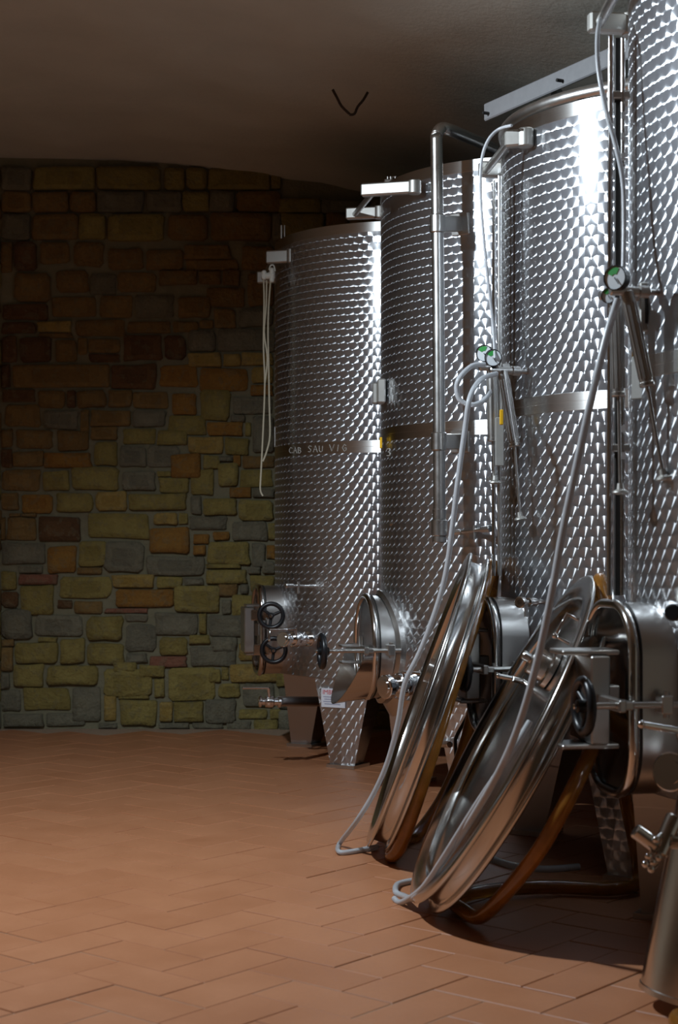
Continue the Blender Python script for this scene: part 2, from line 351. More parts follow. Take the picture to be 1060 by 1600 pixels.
def stone(mb, x0, z0, x1, z1, proud, rnd):
    cx, cz, hx, hz = (x0+x1)/2, (z0+z1)/2, (x1-x0)/2+.0015, (z1-z0)/2+.0015; n = 12
    ja, jb = min(.15*hx, .018), min(.18*hz, .014)
    cs = [(sx*hx-sx*rnd.uniform(-.1, 1)*ja, sz*hz-sz*rnd.uniform(-.1, 1)*jb) for (sx, sz) in ((1, 1), (-1, 1), (-1, -1), (1, -1))]
    out = []; ch = rnd.uniform(.12, .3)
    for k in range(4):
        (px_, pz_), (ax_, az_), (bx_, bz_) = cs[k-1], cs[k], cs[(k+1) % 4]
        def cut(qx, qz): L = math.hypot(qx-ax_, qz-az_); f = min(ch*min(hx, hz)*rnd.uniform(.6, 1.3)/L, .35); return (ax_+(qx-ax_)*f, az_+(qz-az_)*f)
        out.append(cut(px_, pz_)); out.append(cut(bx_, bz_))
        o_ = rnd.uniform(-.5, .35); mx_, mz_ = (ax_+bx_)/2, (az_+bz_)/2
        out.append((mx_+(o_*ja if k % 2 else 0)*(1 if mx_ > 0 else -1)+rnd.uniform(-.15, .15)*hx*(0 if k % 2 else 1), mz_+(0 if k % 2 else o_*jb)*(1 if mz_ > 0 else -1)))
    def ring(f, y, jit=0): return [(cx+a*f, YB-y+rnd.uniform(-jit, jit), cz+b*f) for (a, b) in out]
    rs = [ring(1.02, -.01), ring(1.0, proud*.7, .002), ring(.955, proud*.95, .003), ring(.6, proud, .006)]
    mb.rings(rs, smooth=True); mb.add(rs[-1], [list(range(n))], True)
rs_ = random.Random(5)
for (x0, z0, x1, z1, c) in stones:
    mb = MB(); stone(mb, x0, z0, x1, z1, rs_.uniform(.016, .036), rs_); mb.f = [f[::-1] for f in mb.f]
    mb.build('stone', ST[c], wb)
# coursed stones where the photograph shows only darkness, or nothing
rest = {k: MB() for k in 'obg'}
def courses(xa, xb, za, zb, single):
    z = za
    while z < zb-.04:
        h = min(rs_.uniform(.09, .17), zb-z); x = xa
        while x < xb-.03:
            w = min(rs_.uniform(.12, .38), xb-x)
            k = rs_.choice('obbg')
            if single: mb = MB(); stone(mb, x, z, x+w, z+h, rs_.uniform(.03, .05), rs_); mb.f = [f[::-1] for f in mb.f]; mb.build('stone', ST[k], wb)
            else: stone(rest[k], x, z, x+w, z+h, rs_.uniform(.03, .05), rs_)
            x += w
        z += h
zt = h_of(300+182/KS)
courses(w_of(0), w_of(440), zt, 3.2, True)
courses(XL, w_of(0), 0, 3.2, False); courses(w_of(432), XR, 0, 3.0, False)
for k, mb in rest.items():
    mb.f = [f[::-1] for f in mb.f]; tag(mb.build('stone_courses', ST[k], wb), kind='stuff')

# ------------------------------------------------------------------ steel tanks
R = .65; ZB, ZBAND, ZT = .42, 1.50, 2.47
def dirn(a): return Vector((-math.cos(a), -math.sin(a), 0))
def dirt(a): return Vector((math.sin(a), -math.cos(a), 0))
UP = Vector((0, 0, 1))
class Tank:
    def __init__(s, cx, cy, zt, label):
        s.c = Vector((cx, cy, 0)); s.zt = zt
        s.o = tag(empty('steel_tank', s.c), label, 'tank', 'steel wine tanks in a row')
    def at(s, a, d, z): return s.c+dirn(a)*d+UP*z
    def near(s, px, off=0.0):
        """depth at which the ray through column px meets the shell"""
        k = (px-CX)/F; A = k*k+1; B = -2*(s.c.x*k+s.c.y); C = s.c.x**2+s.c.y**2-R*R
        D = max(B*B-4*A*C, 0); return (-B-math.sqrt(D))/(2*A)-off
    def on(s, px, py, off=0.0): return P(px, py, s.near(px, off))
    def body(s):
        o = s.o; c = s.c; zt = s.zt; bh = .029
        MB().lathe([(R-.004, ZB), (R, ZB+.004), (R, ZBAND-bh)], c, n=160).build('lower_shell', M['dots'], o)
        MB().lathe([(R, ZBAND-bh), (R+.0015, ZBAND-bh+.001), (R+.0015, ZBAND-.001), (R+.0008, ZBAND), (R+.0015, ZBAND+.001), (R+.0015, ZBAND+bh-.001), (R, ZBAND+bh)], c, n=160).build('weld_band', M['band'], o)
        MB().lathe([(R, ZBAND+bh), (R, zt), (R-.004, zt), (R-.004, ZBAND)], c, n=160).build('upper_shell', M['dots'], o)
        r = MB().lathe([(R, zt), (R+.001, zt+.001), (R+.001, zt+.045), (R-.005, zt+.045), (R-.005, zt)], c, n=160)
        r.build('top_rim', M['band'], o)
        MB().lathe([(R-.002, ZB+.002), (.08, ZB-.055), (.06, ZB-.1), (0.001, ZB-.1)], c, n=96, sharp=True).build('bottom_cone', M['steel'], o)
        for k in range(4):
            a = math.radians(60-90*k); n, t = dirn(a), dirt(a); m = MB()
            def ring(z, ro, to, ri, ti): return [c+n*ri-t*ti+UP*z, c+n*ro-t*to+UP*z, c+n*(ro+.012)+UP*z, c+n*ro+t*to+UP*z, c+n*ri+t*ti+UP*z]
            rr = [ring(.50, R-.045, .17, R-.26, .13), ring(ZB, R-.022, .15, R-.25, .12), ring(.02, R-.022, .066, R-.13, .05)]
            m.rings(rr[::-1], smooth=False, cap0=True)
            lg = m.build('leg', M['dots'], o)
            MB().box(c+n*(R-.075)+UP*(.011+FZ/2), (.15, .15, .022-FZ), n).build('foot_plate', M['steel'], lg)
        return s
def rrect(hw, hh, cr, n=10):
    out = []
    for (sx, sz, a0) in ((1, 1, 0), (-1, 1, PI/2), (-1, -1, PI), (1, -1, 1.5*PI)):
        for k in range(n+1):
            a = a0+PI/2*k/n; out.append((sx*(hw-cr)+cr*math.cos(a), sz*(hh-cr)+cr*math.sin(a)))
    return out
def handwheel(parent, c, axis, r, mat='black'):
    u, v, a = frame(axis); m = MB()
    m.tube([c+u*r*math.cos(2*PI*k/28)+v*r*math.sin(2*PI*k/28) for k in range(28)], r*.19, n=10, sub=1, closed=True)
    for k in range(3):
        t = 2*PI*k/3+.4; d = u*math.cos(t)+v*math.sin(t); m.cyl(c-a*r*.15, c+d*r*.95, r*.15, r*.12, 8)
    m.cyl(c-a*r*.45, c+a*r*.3, r*.27, r*.25, 16, bev=.003)
    w = m.build('handwheel', M[mat], parent)
    MB().cyl(c+a*r*.28, c+a*r*.42, r*.12, n=12, bev=.002).build('wheel_nut', M['chrome'], parent); return w
def manhole(T, adeg, z, hw, hh, cr, door=True, d1=R+.09, wheel=True, wd=.88, pl=.15):
    a = math.radians(adeg); n, t = dirn(a), dirt(a); c = T.c+UP*z; ol = rrect(hw, hh, cr)
    def ring(f, d, k=0): return [c+n*(d)+t*(x*f+math.copysign(k, x))+UP*(y*f+math.copysign(k, y)) for (x, y) in ol]
    m = MB(); root = [c+n*(math.sqrt(R*R-min(x*x, R*R*.9))-.012)+t*x+UP*y for (x, y) in ol]
    m.rings([root, ring(1, d1)]); m.rings([ring(.955, d1), [p-n*.14 for p in ring(.955, d1)]])
    nk = m.build('manhole', M['steel'], T.o)
    MB().tube([c+n*d1+t*x*.985+UP*y*.985 for (x, y) in ol], .0135, n=12, sub=1, closed=True).build('rim_bead', M['polish'], nk)
    MB().tube([c+n*(d1-.018)+t*x*1.0+UP*y*1.0 for (x, y) in ol], .004, n=8, sub=1, closed=True).build('gasket', M['dark'], nk)
    if door:
        m = MB(); m.rings([ring(.97, d1-.004), ring(.93, d1-.012), ring(.84, d1-.022), ring(.6, d1-.045), ring(.25, d1-.055)], cap1=True)
        m.build('door', M['polish'], nk)
        m = MB(); m.box(c+n*(d1+.05)-t*.015, (.05, .17, .22), n, UP, .004)
        m.box(c+n*(d1+pl/2-.005)+UP*.118, (pl, .11, .012), n, UP, .003); m.box(c+n*(d1+pl/2-.005)-UP*.118, (pl, .11, .012), n, UP, .003)
        m.box(c+n*(d1+.018)-t*.015, (.08, .05, .06), n, UP, .003)
        m.build('clamp_arm', M['steel'], nk)
    if wheel:
        m = MB(); q = c+t*(hw+.032); m.cyl(q+n*(R-.02), q+n*(wd-.0), .0085, n=12)
        m.box(c+t*(hw+.018)+n*(R+.02), (.03, .05, .045), n, UP, .003); m.cyl(q+n*(R+.02)-UP*.032, q+n*(R+.02)+UP*.032, .008, n=12)
        m.box(c+t*(hw+.02)+n*(d1+.04), (.04, .07, .02), n, UP, .003); m.box(c+t*(hw*.5+.02)+n*(d1+.05), (.018, hw+.08, .03), n, UP, .003)
        m.build('swing_bolt', M['steel'], nk)
        handwheel(nk, q+n*wd, n, .062)
    return nk
def bracket(parent, tip, base, h=.05, w=.035, mat='alu'):
    d = (base-tip); m = MB(); m.box((tip+base)/2, (d.length, w, h), d, UP, .006)
    m.cyl(base-UP*h*.55, base+UP*h*.55, w*.75, n=20, bev=.004)
    return m.build('ladder_bracket', M[mat], parent)
def ball_valve(parent, name, p0, p1, r, lever=None, lr=.006):
    p0 = Vector(p0); p1 = Vector(p1); d = (p1-p0).normalized(); L = (p1-p0).length; m = MB()
    m.cyl(p0, p1, r*.62, n=18); m.cyl(p0+d*L*.02, p0+d*L*.14, r*1.0, n=20, bev=.003); m.cyl(p0+d*L*.30, p0+d*L*.66, r*1.02, r*1.02, n=8, bev=.004)
    m.sphere(p0+d*L*.48, r*1.05); m.cyl(p0+d*L*.84, p0+d*L*.98, r*1.0, n=20, bev=.003)
    o = m.build(name, M['chrome'], parent)
    if lever:
        b = p0+d*L*.48; k = [Vector(q) for q in lever]; m = MB().cyl(b, k[0], lr*1.2, n=12); m.tube(k, lr, n=10, sub=1)
        if len(k) > 1: m.sphere(k[-1], lr*1.15, 10, 6)
        m.build('lever', M['chrome'], o)
    return o
def sample_tap(T, px, py, tipx, tipy, r=.010, off=.1):
    b = T.on(px, py, -.01); q = P(tipx, tipy, T.near(px)-off); m = MB(); d = (q-b).normalized()
    m.cyl(b, q, r*.55, n=14); m.cyl(b, b+d*.035, r, r*.7, 14); m.cyl(q-d*.05, q, r*.85, r*.95, 14, bev=.002)
    o = m.build('sample_tap', M['steel'], T.o); mid = b+(q-b)*.55
    MB().cyl(mid, mid-UP*.035, r*.5, n=10).cyl(mid, mid+UP*.02, r*.7, n=10).build('spout', M['steel'], o); return o

T1 = Tank(.33, 8.0, 2.49, 'farthest steel tank against the stone wall, chalked CAB SAUVIG on its band').body()
T2 = Tank(.826, 6.75, 2.49, 'second farthest steel tank, with a tall vertical pipe and a round chute hatch').body()
T3 = Tank(1.21, 5.5, 2.40, 'third steel tank from the stone wall, brightest highlight, grey beam across its top').body()
T4 = Tank(1.42, 4.2, 2.49, 'nearest steel tank, cut off by the right edge of the picture').body()

# hatches
mh1 = manhole(T1, 10, .63, .165, .215, .12, door=True, wheel=False, pl=.07)
mh2 = manhole(T2, 10, .625, .212, .212, .211, door=False, wd=.95, d1=R+.075)
mh3 = manhole(T3, 10, .645, .17, .225, .125, wd=.855, pl=.095)
mh4 = manhole(T4, 10, .66, .17, .24, .13)
# tank 1: two handwheels turned towards the viewer
for py in (962, 1016):
    px = 424 if py < 1000 else 428
    handwheel(mh1, P(px, py, 7.50), Vector((0, -1, 0)), .056)
    MB().cyl(P(px, py, 7.50), P(px, py, 7.62), .010, n=12).box(P(px-19, py-1, 7.58), (.075, .05, .05), bev=.004).box(P(px-6, py, 7.6), (.06, .03, .03), bev=.003).build('swing_bolt', M['polish'], mh1)
# tank 2: chute hatch with collar and lip
a = math.radians(10); n, t = dirn(a), dirt(a); c = T2.c+UP*.625
m = MB()
for (r0, da0, r1, da1) in ((.235, -.002, .235, .022), (.235, .022, .216, .03), (.29, -.03, .237, .0)):
    def rg(r, dd): return [c+n*(math.sqrt(max(R*R-(r*math.cos(q))**2, .01))+dd)+t*r*math.cos(q)+UP*r*math.sin(q) for q in [2*PI*k/56 for k in range(56)]]
    m.rings([rg(r0, da0), rg(r1, da1)])
m.build('hatch_collar', M['steel'], mh2)
m = MB(); A_, B_ = [], []
for k in range(33):
    q = PI+PI*k/32; s_ = max(0.0, -math.sin(q)); rr = .214
    base = c+n*(R+.072)+t*rr*math.cos(q)+UP*rr*math.sin(q); ln = .045+.10*s_**1.2
    A_.append(base); B_.append(base+n*ln-UP*.02*s_)
m.rings([A_, B_], closed=False); ctr = c+n*(R+.07)
m.rings([[p+(ctr-p).normalized()*.004 for p in A_], [p-n*.001+(ctr+n*.1-p).normalized()*.004 for p in B_]], closed=False); m.rings([B_, [p-n*.001+(ctr+n*.1-p).normalized()*.004 for p in B_]], closed=False)
m.build('chute_lip', M['lid'], mh2)
m = MB(); q0 = c+n*(R+.12)+t*.12
for dz in (.012, -.055): m.box(q0+UP*dz, (.17, .09, .008), n, UP, .002)
for dt in (-.02, .03):
    m.cyl(q0+t*dt+n*.0+UP*.05, q0+t*dt-UP*.075, .006, n=10)
m.build('hinge_plates', M['steel'], mh2)

# ladder rails near the tops
def rail(T, tipA, baseA, tipB, baseB, h=.05, rr=.012):
    ra = MB().cyl(tipA+(baseA-tipA)*.25-UP*h*.1, tipB+(baseB-tipB)*.25-UP*h*.1, rr, n=14).build('ladder_rail', M['steel'], T.o)
    bracket(ra, tipA, baseA, h); bracket(ra, tipB, baseB, h)
def atz(px, Y, z): return Vector(((px-CX)/F*Y, Y, z))
rail(T2, atz(565, 6.36, 2.455), atz(648, 6.30, 2.455), atz(541, 6.98, 2.49), atz(594, 6.95, 2.49))
rail(T3, atz(790, 5.22, 2.37), atz(822, 5.2, 2.37), atz(749, 5.7, 2.385), atz(790, 5.72, 2.385), h=.055, rr=.014)
rail(T4, atz(972, 3.98, 2.48), atz(1006, 3.99, 2.48), atz(920, 4.4, 2.485), atz(986, 4.42, 2.485), h=.055, rr=.014)
rail(T1, atz(417, 7.74, 2.435), atz(456, 7.70, 2.435), atz(402, 8.32, 2.435), atz(440, 8.30, 2.435), h=.062)
m = MB(); m.cyl(P(440, 352, 7.9), P(440, 378, 7.9), .006, n=10); m.cyl(P(445, 352, 7.9), P(445, 372, 7.9), .004, n=10); m.box(P(442.5, 378, 7.9), (.04, .03, .02), bev=.003)
m.build('top_lug', M['steel'], T1.o)
m = MB()
for px in (606, 611, 618): m.cyl(P(px, 283, 6.6), P(px, 276, 6.6), .004, n=8)
m.tube([P(606, 278, 6.6), P(620, 276, 6.6)], .003, sub=1); m.box(P(612, 285, 6.6), (.06, .04, .02), bev=.003); m.build('top_lug', M['steel'], T2.o)

# tank 1: taps, drain, label holder, chalk lettering
sample_tap(T1, 490, 916, 446, 915, .012, .12)
ball_valve(T1.o, 'outlet_valve', P(441, 999, 7.36), T1.on(488, 998, -.03), .036, [P(462, 983, 7.36), P(422, 984, 7.30), P(421, 1000, 7.30)])
dr = MB().cyl(P(436, 1096, 7.42), P(500, 1096, 7.75), .024, n=18).build('drain_pipe', M['steel'], T1.o)
ball_valve(dr, 'drain_valve', P(404, 1096, 7.40), P(440, 1097, 7.42), .026, [P(420, 1075, 7.38), P(381, 1075, 7.36)], .006)
MB().box(P(432, 683, 7.98), (.022, .05, .105), bev=.004).build('label_holder', M['alu'], T1.o)
def strokes(T, lines, r, mat, name):
    m = MB()
    for ln in lines:
        m.tube([T.on(x, y, .0025) for (x, y) in ln], r, n=6, sub=1)
    return m.build(name, M[mat], T.o)
def letters(defs, x, y, w, h, gap, jit=.8):
    out = []; rj = random.Random(3)
    for ch in defs:
        for st in ch: out.append([(x+p*w+rj.uniform(-.25, .25)*jit, y-q*h+rj.uniform(-.3, .3)*jit) for (p, q) in st])
        x += w+gap
    return out
LC = [[(.95, .85), (.5, 1), (.1, .6), (.1, .3), (.5, 0), (.95, .1)]]; LA = [[(0, 0), (.5, 1), (1, 0)], [(.2, .4), (.8, .4)]]
LB = [[(.1, 0), (.1, 1)], [(.1, 1), (.8, .85), (.6, .55), (.1, .5)], [(.6, .55), (.9, .3), (.7, 0), (.1, 0)]]
LS = [[(.9, .9), (.4, 1), (.15, .75), (.8, .35), (.6, 0), (.1, .1)]]; LU = [[(.1, 1), (.15, .2), (.5, 0), (.85, .2), (.9, 1)]]
LV = [[(0, 1), (.5, 0), (1, 1)]]; LI = [[(.6, 1), (.4, 0)]]; LG = [[(.9, .8), (.5, 1), (.1, .5), (.5, 0), (.95, .2), (.9, .5), (.5, .45)]]
for (wd_, args) in (([LC, LA, LB], (452, 708, 5.2, 9, 1.6)), ([LS, LA, LU], (481, 706.5, 6.6, 10, 2.0)), ([LV, LI, LG], (515, 705, 7.5, 10.5, 2.2))):
    strokes(T1, letters(wd_, *args), .0016, 'chalk', 'chalk_lettering')
# tank 2: label box, tags, figure, taps, valve, pump-over pipe
m = MB().box(P(596, 612, 6.62), (.034, .10, .10), bev=.005).box(P(586, 615, 6.62), (.02, .06, .085), bev=.004); m.build('label_holder', M['alu'], T2.o)
MB().box(P(595.5, 692, 6.60), (.010, .03, .045), bev=.002).build('yellow_tag', M['yellow'], T2.o)
strokes(T2, [[(605, 702), (609, 701), (610, 704), (607, 706), (610, 708), (609, 712), (605, 712)]], .0018, 'chalk', 'chalk_figure')
sample_tap(T2, 612, 818, 636, 819, .011, .09); sample_tap(T2, 712, 832, 767, 826, .014, .14)
ball_valve(T2.o, 'outlet_valve', P(599, 1074, 6.2), P(668, 1064, 6.34), .047, [P(630, 1050, 6.2), P(662, 1052, 6.2)], .006)
pipe_Y = 6.06
m = MB(); m.tube([P(687, 815, pipe_Y), P(686.5, 700, pipe_Y), P(685, 450, pipe_Y), P(682.5, 235, pipe_Y), P(683, 212, pipe_Y+.0), P(690, 201, pipe_Y+.02), P(703, 203, pipe_Y+.06), P(735, 216, pipe_Y+.3), P(772, 232, pipe_Y+.6)], .0232, n=20, sub=5)
pp = m.build('racking_pipe', M['steel'], T2.o)
m = MB().cyl(P(687, 795, pipe_Y), P(687, 812, pipe_Y), .026, n=20, bev=.003).cyl(P(687, 812, pipe_Y), P(687, 838, pipe_Y), .031, n=12, bev=.004).cyl(P(687, 838, pipe_Y), P(687, 848, pipe_Y), .027, n=20, bev=.003)
m.build('pipe_coupling', M['steel'], pp)
for py in (350, 690):
    q = P(686 if py > 500 else 684, py, pipe_Y); w = T2.on(722, py, -.01)
    m = MB().cyl(q-UP*.035, q+UP*.035, .030, n=20, bev=.004); d = w-q; m.box((q+w)/2+d*.0, (d.length, .022, .06), d, UP, .003); m.box(w-d.normalized()*.01, (.02, .08, .085), d, UP, .003)
    m.build('pipe_clamp', M['steel'], pp)
m = MB().cyl(P(703, 1163, 6.02), P(676, 1162, 6.35), .013, n=14, bev=.002); m.build('leg_stub', M['steel'], T2.o)
MB().tube([P(741, 1098, 6.0), P(727, 1126, 6.0), P(714, 1150, 6.0), P(712, 1165, 6.0), P(715, 1210, 6.0)], .007, n=10, sub=4).build('bent_rod', M['dark'], T2.o)

# tank 3: beam on top, hose bead, level gauge, taps
b0, b1 = Vector((.525, 5.75, 2.60)), Vector((1.06, 4.72, 2.60)); d = (b1-b0)
m = MB().box((b0+b1)/2, (d.length, .012, .062), d, UP, .004).box((b0+b1)/2+Vector((.035, .02, .025)), (d.length, .09, .012), d, UP, .003)
bm = m.build('top_beam', M['beam'], T3.o)
for k in (.03, .42, .78):
    q = b0+d*k+Vector((-.008, -.004, .0)); MB().cyl(q-UP*.012, q-UP*.012+Vector((-.02, -.01, 0)), .006, n=8).build('bolt', M['dark'], bm)
for k in (.30, .62):
    q = b0+d*k+Vector((.06, .035, 0)); MB().box(q-UP*.08, (.03, .03, .17), d, UP, .003).build('beam_post', M['greymetal'], bm)
MB().tube([T3.c+Vector((math.cos(2*PI*k/72)*(R-.012), math.sin(2*PI*k/72)*(R-.012), T3.zt+.068)) for k in range(72)], .022, n=14, sub=1, closed=True).build('rim_seal', M['steel'], T3.o)
m = MB().cyl(P(772.5, 282, 5.33), P(772, 900, 5.33), .0065, n=12); gl = m.build('level_gauge', M['chrome'], T3.o)
MB().cyl(P(781, 275, 5.30), P(781, 900, 5.30), .0075, n=12).build('sight_tube', M['steel'], gl)
MB().cyl(P(774, 755, 5.3), P(774, 735, 5.3), .016, .010, n=12).box(P(776, 748, 5.32), (.06, .03, .012), bev=.002).build('gauge_clamp', M['steel'], gl)
MB().box(P(784, 652, 5.24), (.012, .012, .05), bev=.002).build('yellow_tag', M['yellow'], T3.o)
MB().box(P(781, 690, 5.27), (.028, .01, .16), bev=.002).build('label_strip', M['greymetal'], T3.o)
m = MB(); q = P(812, 941, 4.93); w = T3.on(858, 941, -.02); dd = (w-q).normalized(); m.cyl(q, q+dd*.022, .018, n=20, bev=.003).cyl(q, w, .008, n=14).cyl(q+dd*.075, q+dd*.13, .015, n=16, bev=.003)
tp = m.build('sample_tap', M['polish'], T3.o); MB().cyl(q+dd*.05, q+dd*.05-UP*.045, .004, n=8).cyl(q+dd*.062, q+dd*.062-UP*.045, .004, n=8).build('spout', M['steel'], tp)
ball_valve(T3.o, 'outlet_valve', P(815, 1072, 4.98), P(872, 1072, 5.05), .03, [P(800, 1060, 4.9), P(779, 1056, 4.9)], .008)
# tank 4: level gauge, label holder, taps
m = MB().cyl(P(955, 56, 4.16), P(953, 930, 4.16), .0075, n=14); gl = m.build('level_gauge', M['chrome'], T4.o)
MB().box((P(966, 60, 4.19)+P(964.5, 930, 4.19))/2, (.016, .012, 1.46), bev=.002).build('scale_bar', M['dark'], gl)
MB().cyl(P(974, 60, 4.17), P(973, 930, 4.17), .006, n=12).build('sight_tube', M['polish'], gl)
for py in (180, 213, 245, 278, 670, 712): MB().box(P(974.5, py, 4.16), (.010, .004, .018)).build('scale_mark', M['dial'], gl)
for py in (150, 700): MB().box(P(966, py, 4.18), (.06, .03, .02), bev=.003).build('gauge_clamp', M['steel'], gl)
m = MB(); q = T4.on(1007, 480, .012)
m.box(q, (.024, .02, .125), bev=.003); m.build('label_holder', M['alu'], T4.o)
MB().box(q+Vector((.004, -.011, 0)), (.007, .004, .085)).build('label_slot', M['dark'], T4.o)
MB().box(T4.on(991, 556, .01), (.010, .01, .03), bev=.002).build('yellow_tag', M['yellow'], T4.o)
MB().box(T4.on(1000, 590, .006), (.045, .008, .11), Vector((.75, -.66, 0)), UP, .002).build('label_strip', M['greymetal'], T4.o)
ball_valve(T4.o, 'outlet_valve', P(1046, 1206, 3.62), P(1110, 1206, 3.80), .045, [P(1062, 1142, 3.60), P(1003, 1132, 3.56)], .008)
m = MB().cyl(P(1050, 957, 3.64), P(1085, 957, 3.75), .020, n=18, bev=.004); m.build('plug_knob', M['black'], T4.o)

# ------------------------------------------------------------------ sign on the leg of the farthest tank
a = math.radians(60); n, t = dirn(a), dirt(a)
zs = P(519, 1092, 7.42).z; ctr = T1.c+n*(R-.0055)+UP*zs; ctr = ctr-t*.040
tilt = .0
sg = MB().box(ctr, (.128, .0015, .088), -t*-1, UP).build('paper_sign', M['paper']); sg_n = n
tag(sg, 'white paper sign with red heading taped to the dotted tank leg', 'sign')
def text_mesh(body, size, origin, ux, uy, mat, parent, name):
    cu = bpy.data.curves.new('t', 'FONT'); cu.body = body; cu.size = size; cu.offset = .0; cu.extrude = .0003
    o = bpy.data.objects.new('t', cu); col.objects.link(o); dg = bpy.context.evaluated_depsgraph_get(); dg.update()
    me = o.evaluated_get(dg).to_mesh(); un = ux.cross(uy); m = MB()
    m.add([origin+ux*v.co.x+uy*v.co.y+un*v.co.z for v in me.vertices], [list(p.vertices) for p in me.polygons], False)
    bpy.data.objects.remove(o); bpy.data.curves.remove(cu); return m.build(name, M[mat], parent)
ux = t
text_mesh('IMBI', .03, ctr+n*.0012-ux*.058+UP*.016, ux, UP, 'redink', sg, 'sign_heading')
m = MB()
for k in range(4): m.box(ctr+n*.0011-ux*.004+UP*(.004-.011*k), (.098-.012*(k % 2), .0006, .004), ux, UP)
m.build('sign_lines', M['greyink'], sg)

# ------------------------------------------------------------------ cord pulley on the farthest tank
pr = tag(empty('cord_pulley', P(418, 445, 7.72)), 'small white pulley with thin cords hanging from the farthest tank', 'pulley')
m = MB().box(P(425, 430, 7.72), (.022, .03, .07), bev=.006).box(P(413, 430, 7.72), (.022, .03, .045), bev=.006).cyl(P(410, 432, 7.72), P(428, 430, 7.72), .016, n=16)
m.tube([P(421, 422, 7.72), P(423, 415, 7.72), P(428, 415, 7.72), P(430, 424, 7.72)], .004, n=8, sub=4)
m.build('pulley_block', M['white'], pr)
for pts in ([(412, 436), (413, 470), (412, 540), (414, 600), (411, 680), (408, 740), (407, 765), (411, 775)], [(417, 438), (416, 480), (413, 520), (418, 560), (414, 600)],
            [(423, 438), (420, 480), (419, 520), (420, 570), (421, 630), (422, 680), (417, 705), (411, 721)]):
    MB().tube([P(x, y, 7.72) for (x, y) in pts], .0042, n=7, sub=4).build('cord', M['cord'], pr)

# ------------------------------------------------------------------ floating lids leaning on the tanks
def lid(label, contact, lean, yaw, Rl=.525, th=.065):
    """contact: lowest point of the back flange; lean from upright; yaw of the face towards the viewer"""
    le, ya = math.radians(lean), math.radians(yaw)
    nn = Vector((-math.cos(le)*math.cos(ya), -math.cos(le)*math.sin(ya), math.sin(le)))
    hh = Vector((-math.sin(ya), math.cos(ya), 0)); ss = hh.cross(nn).normalized()
    if ss.z < 0: ss = -ss
    base = contact; cen = base+ss*Rl; root = tag(empty('floating_lid', base), label, 'tank lid', 'floating lids leaning on the tanks')
    fr = [(Rl-.075, -.010), (Rl-.055, .004), (Rl-.012, .004), (Rl-.004, .001), (Rl, -.004), (Rl-.004, -.009), (Rl-.026, -.012), (Rl-.030, -.016), (Rl-.030, -th+.012), (Rl-.024, -th+.008), (Rl-.004, -th+.006), (Rl, -th), (Rl-.006, -th-.006), (Rl-.05, -th-.002), (Rl-.075, -.02)]
    fr = [(r, h+th+.006) for (r, h) in fr]
    MB().lathe(fr, cen, nn, n=120, sharp=False, up=hh).build('rim_channel', M['lid'], root)
    pr_ = [(.001, .030), (.20, .031), (.40, .034), (.43, .036), (Rl-.082, .045), (Rl-.075, .061)]
    MB().lathe(pr_, cen, nn, n=120, sharp=False, up=hh).lathe([(r, h-.004) for (r, h) in pr_], cen, nn, n=120, sharp=False, up=hh).build('dish', M['lid'], root)
    return root, cen, nn, hh, ss
rA, cA, nA, hA, sA = lid('farther leaning steel lid, seen edge-on beside the second tank hatch', Vector((.160, 5.42, FZ+.004)), 19.5, -2.5)
rB, cB, nB, hB, sB = lid('nearer leaning steel lid with its dark face and vent showing', Vector((.265, 4.55, FZ+.004)), 29, 0)
m = MB(); q = cB+sB*.235+hB*(-.02)+nB*.045
m.lathe([(.058, -.01), (.058, .004), (.050, .008), (.044, .010), (.044, .055), (.038, .060), (.001, .062)], q, nB, n=32, up=hB); m.cyl(q+nB*.06, q+nB*.085, .014, n=14, bev=.003)
vc = m.build('vent_cap', M['polish'], rB)
m = MB(); q2 = cB+sB*.36+hB*-.06+nB*.035; m.tube([q2-sB*.035, q2-sB*.035+nB*.045, q2+sB*.035+nB*.045, q2+sB*.035], .006, n=10, sub=1); m.sphere(q2-sB*.035+nB*.045, .010); m.build('lifting_handle', M['chrome'], rB)
m = MB(); q = cA+sA*.1+nA*.045; m.lathe([(.058, -.01), (.058, .004), (.044, .010), (.044, .03), (.001, .032)], q, nA, n=32, up=hA); m.build('vent_cap', M['polish'], rA)
for (px, py) in ():
    pass
# slack inflatable gaskets that slipped out of the rims
g = [(768, 884, 5.44), (757, 920, 5.36), (742, 968, 5.24), (718, 1040, 5.08), (697, 1105, 5.0), (672, 1185, 4.98), (648, 1260, 5.03), (624, 1325, 5.16), (612, 1350, 5.24)]
pts = [P(*q) for q in g]; pts[-1].z = max(pts[-1].z, .03)
e2 = [Vector((.19, 5.36, .032)), Vector((.225, 5.52, .034)), P(650, 1306, 5.62), P(690, 1252, 5.78), P(720, 1185, 5.88), P(738, 1120, 5.9), P(752, 1040, 5.86), P(764, 960, 5.72), P(770, 900, 5.56)]
MB().tube(pts+e2, .0235, n=14, sub=6, closed=True).build('inflatable_gasket', M['amber'], rA)
g = [P(938, 906, 4.46), P(950, 960, 4.36), P(958, 1030, 4.30), P(945, 1110, 4.22), P(925, 1170, 4.12), P(905, 1215, 4.05), P(878, 1268, 4.02), P(842, 1330, 4.06), P(795, 1390, 4.18), P(752, 1432, 4.32), Vector((.345, 4.43, .036)), Vector((.33, 4.56, .034)), Vector((.42, 4.68, .034)), Vector((.62, 4.74, .034)), Vector((.82, 4.72, .034)), Vector((.90, 4.80, .06)), Vector((.86, 4.82, .3)), Vector((.80, 4.74, .6)), Vector((.77, 4.60, .85))]
MB().tube(g, .0205, n=14, sub=6, closed=True).build('inflatable_gasket', M['amber'], rB)

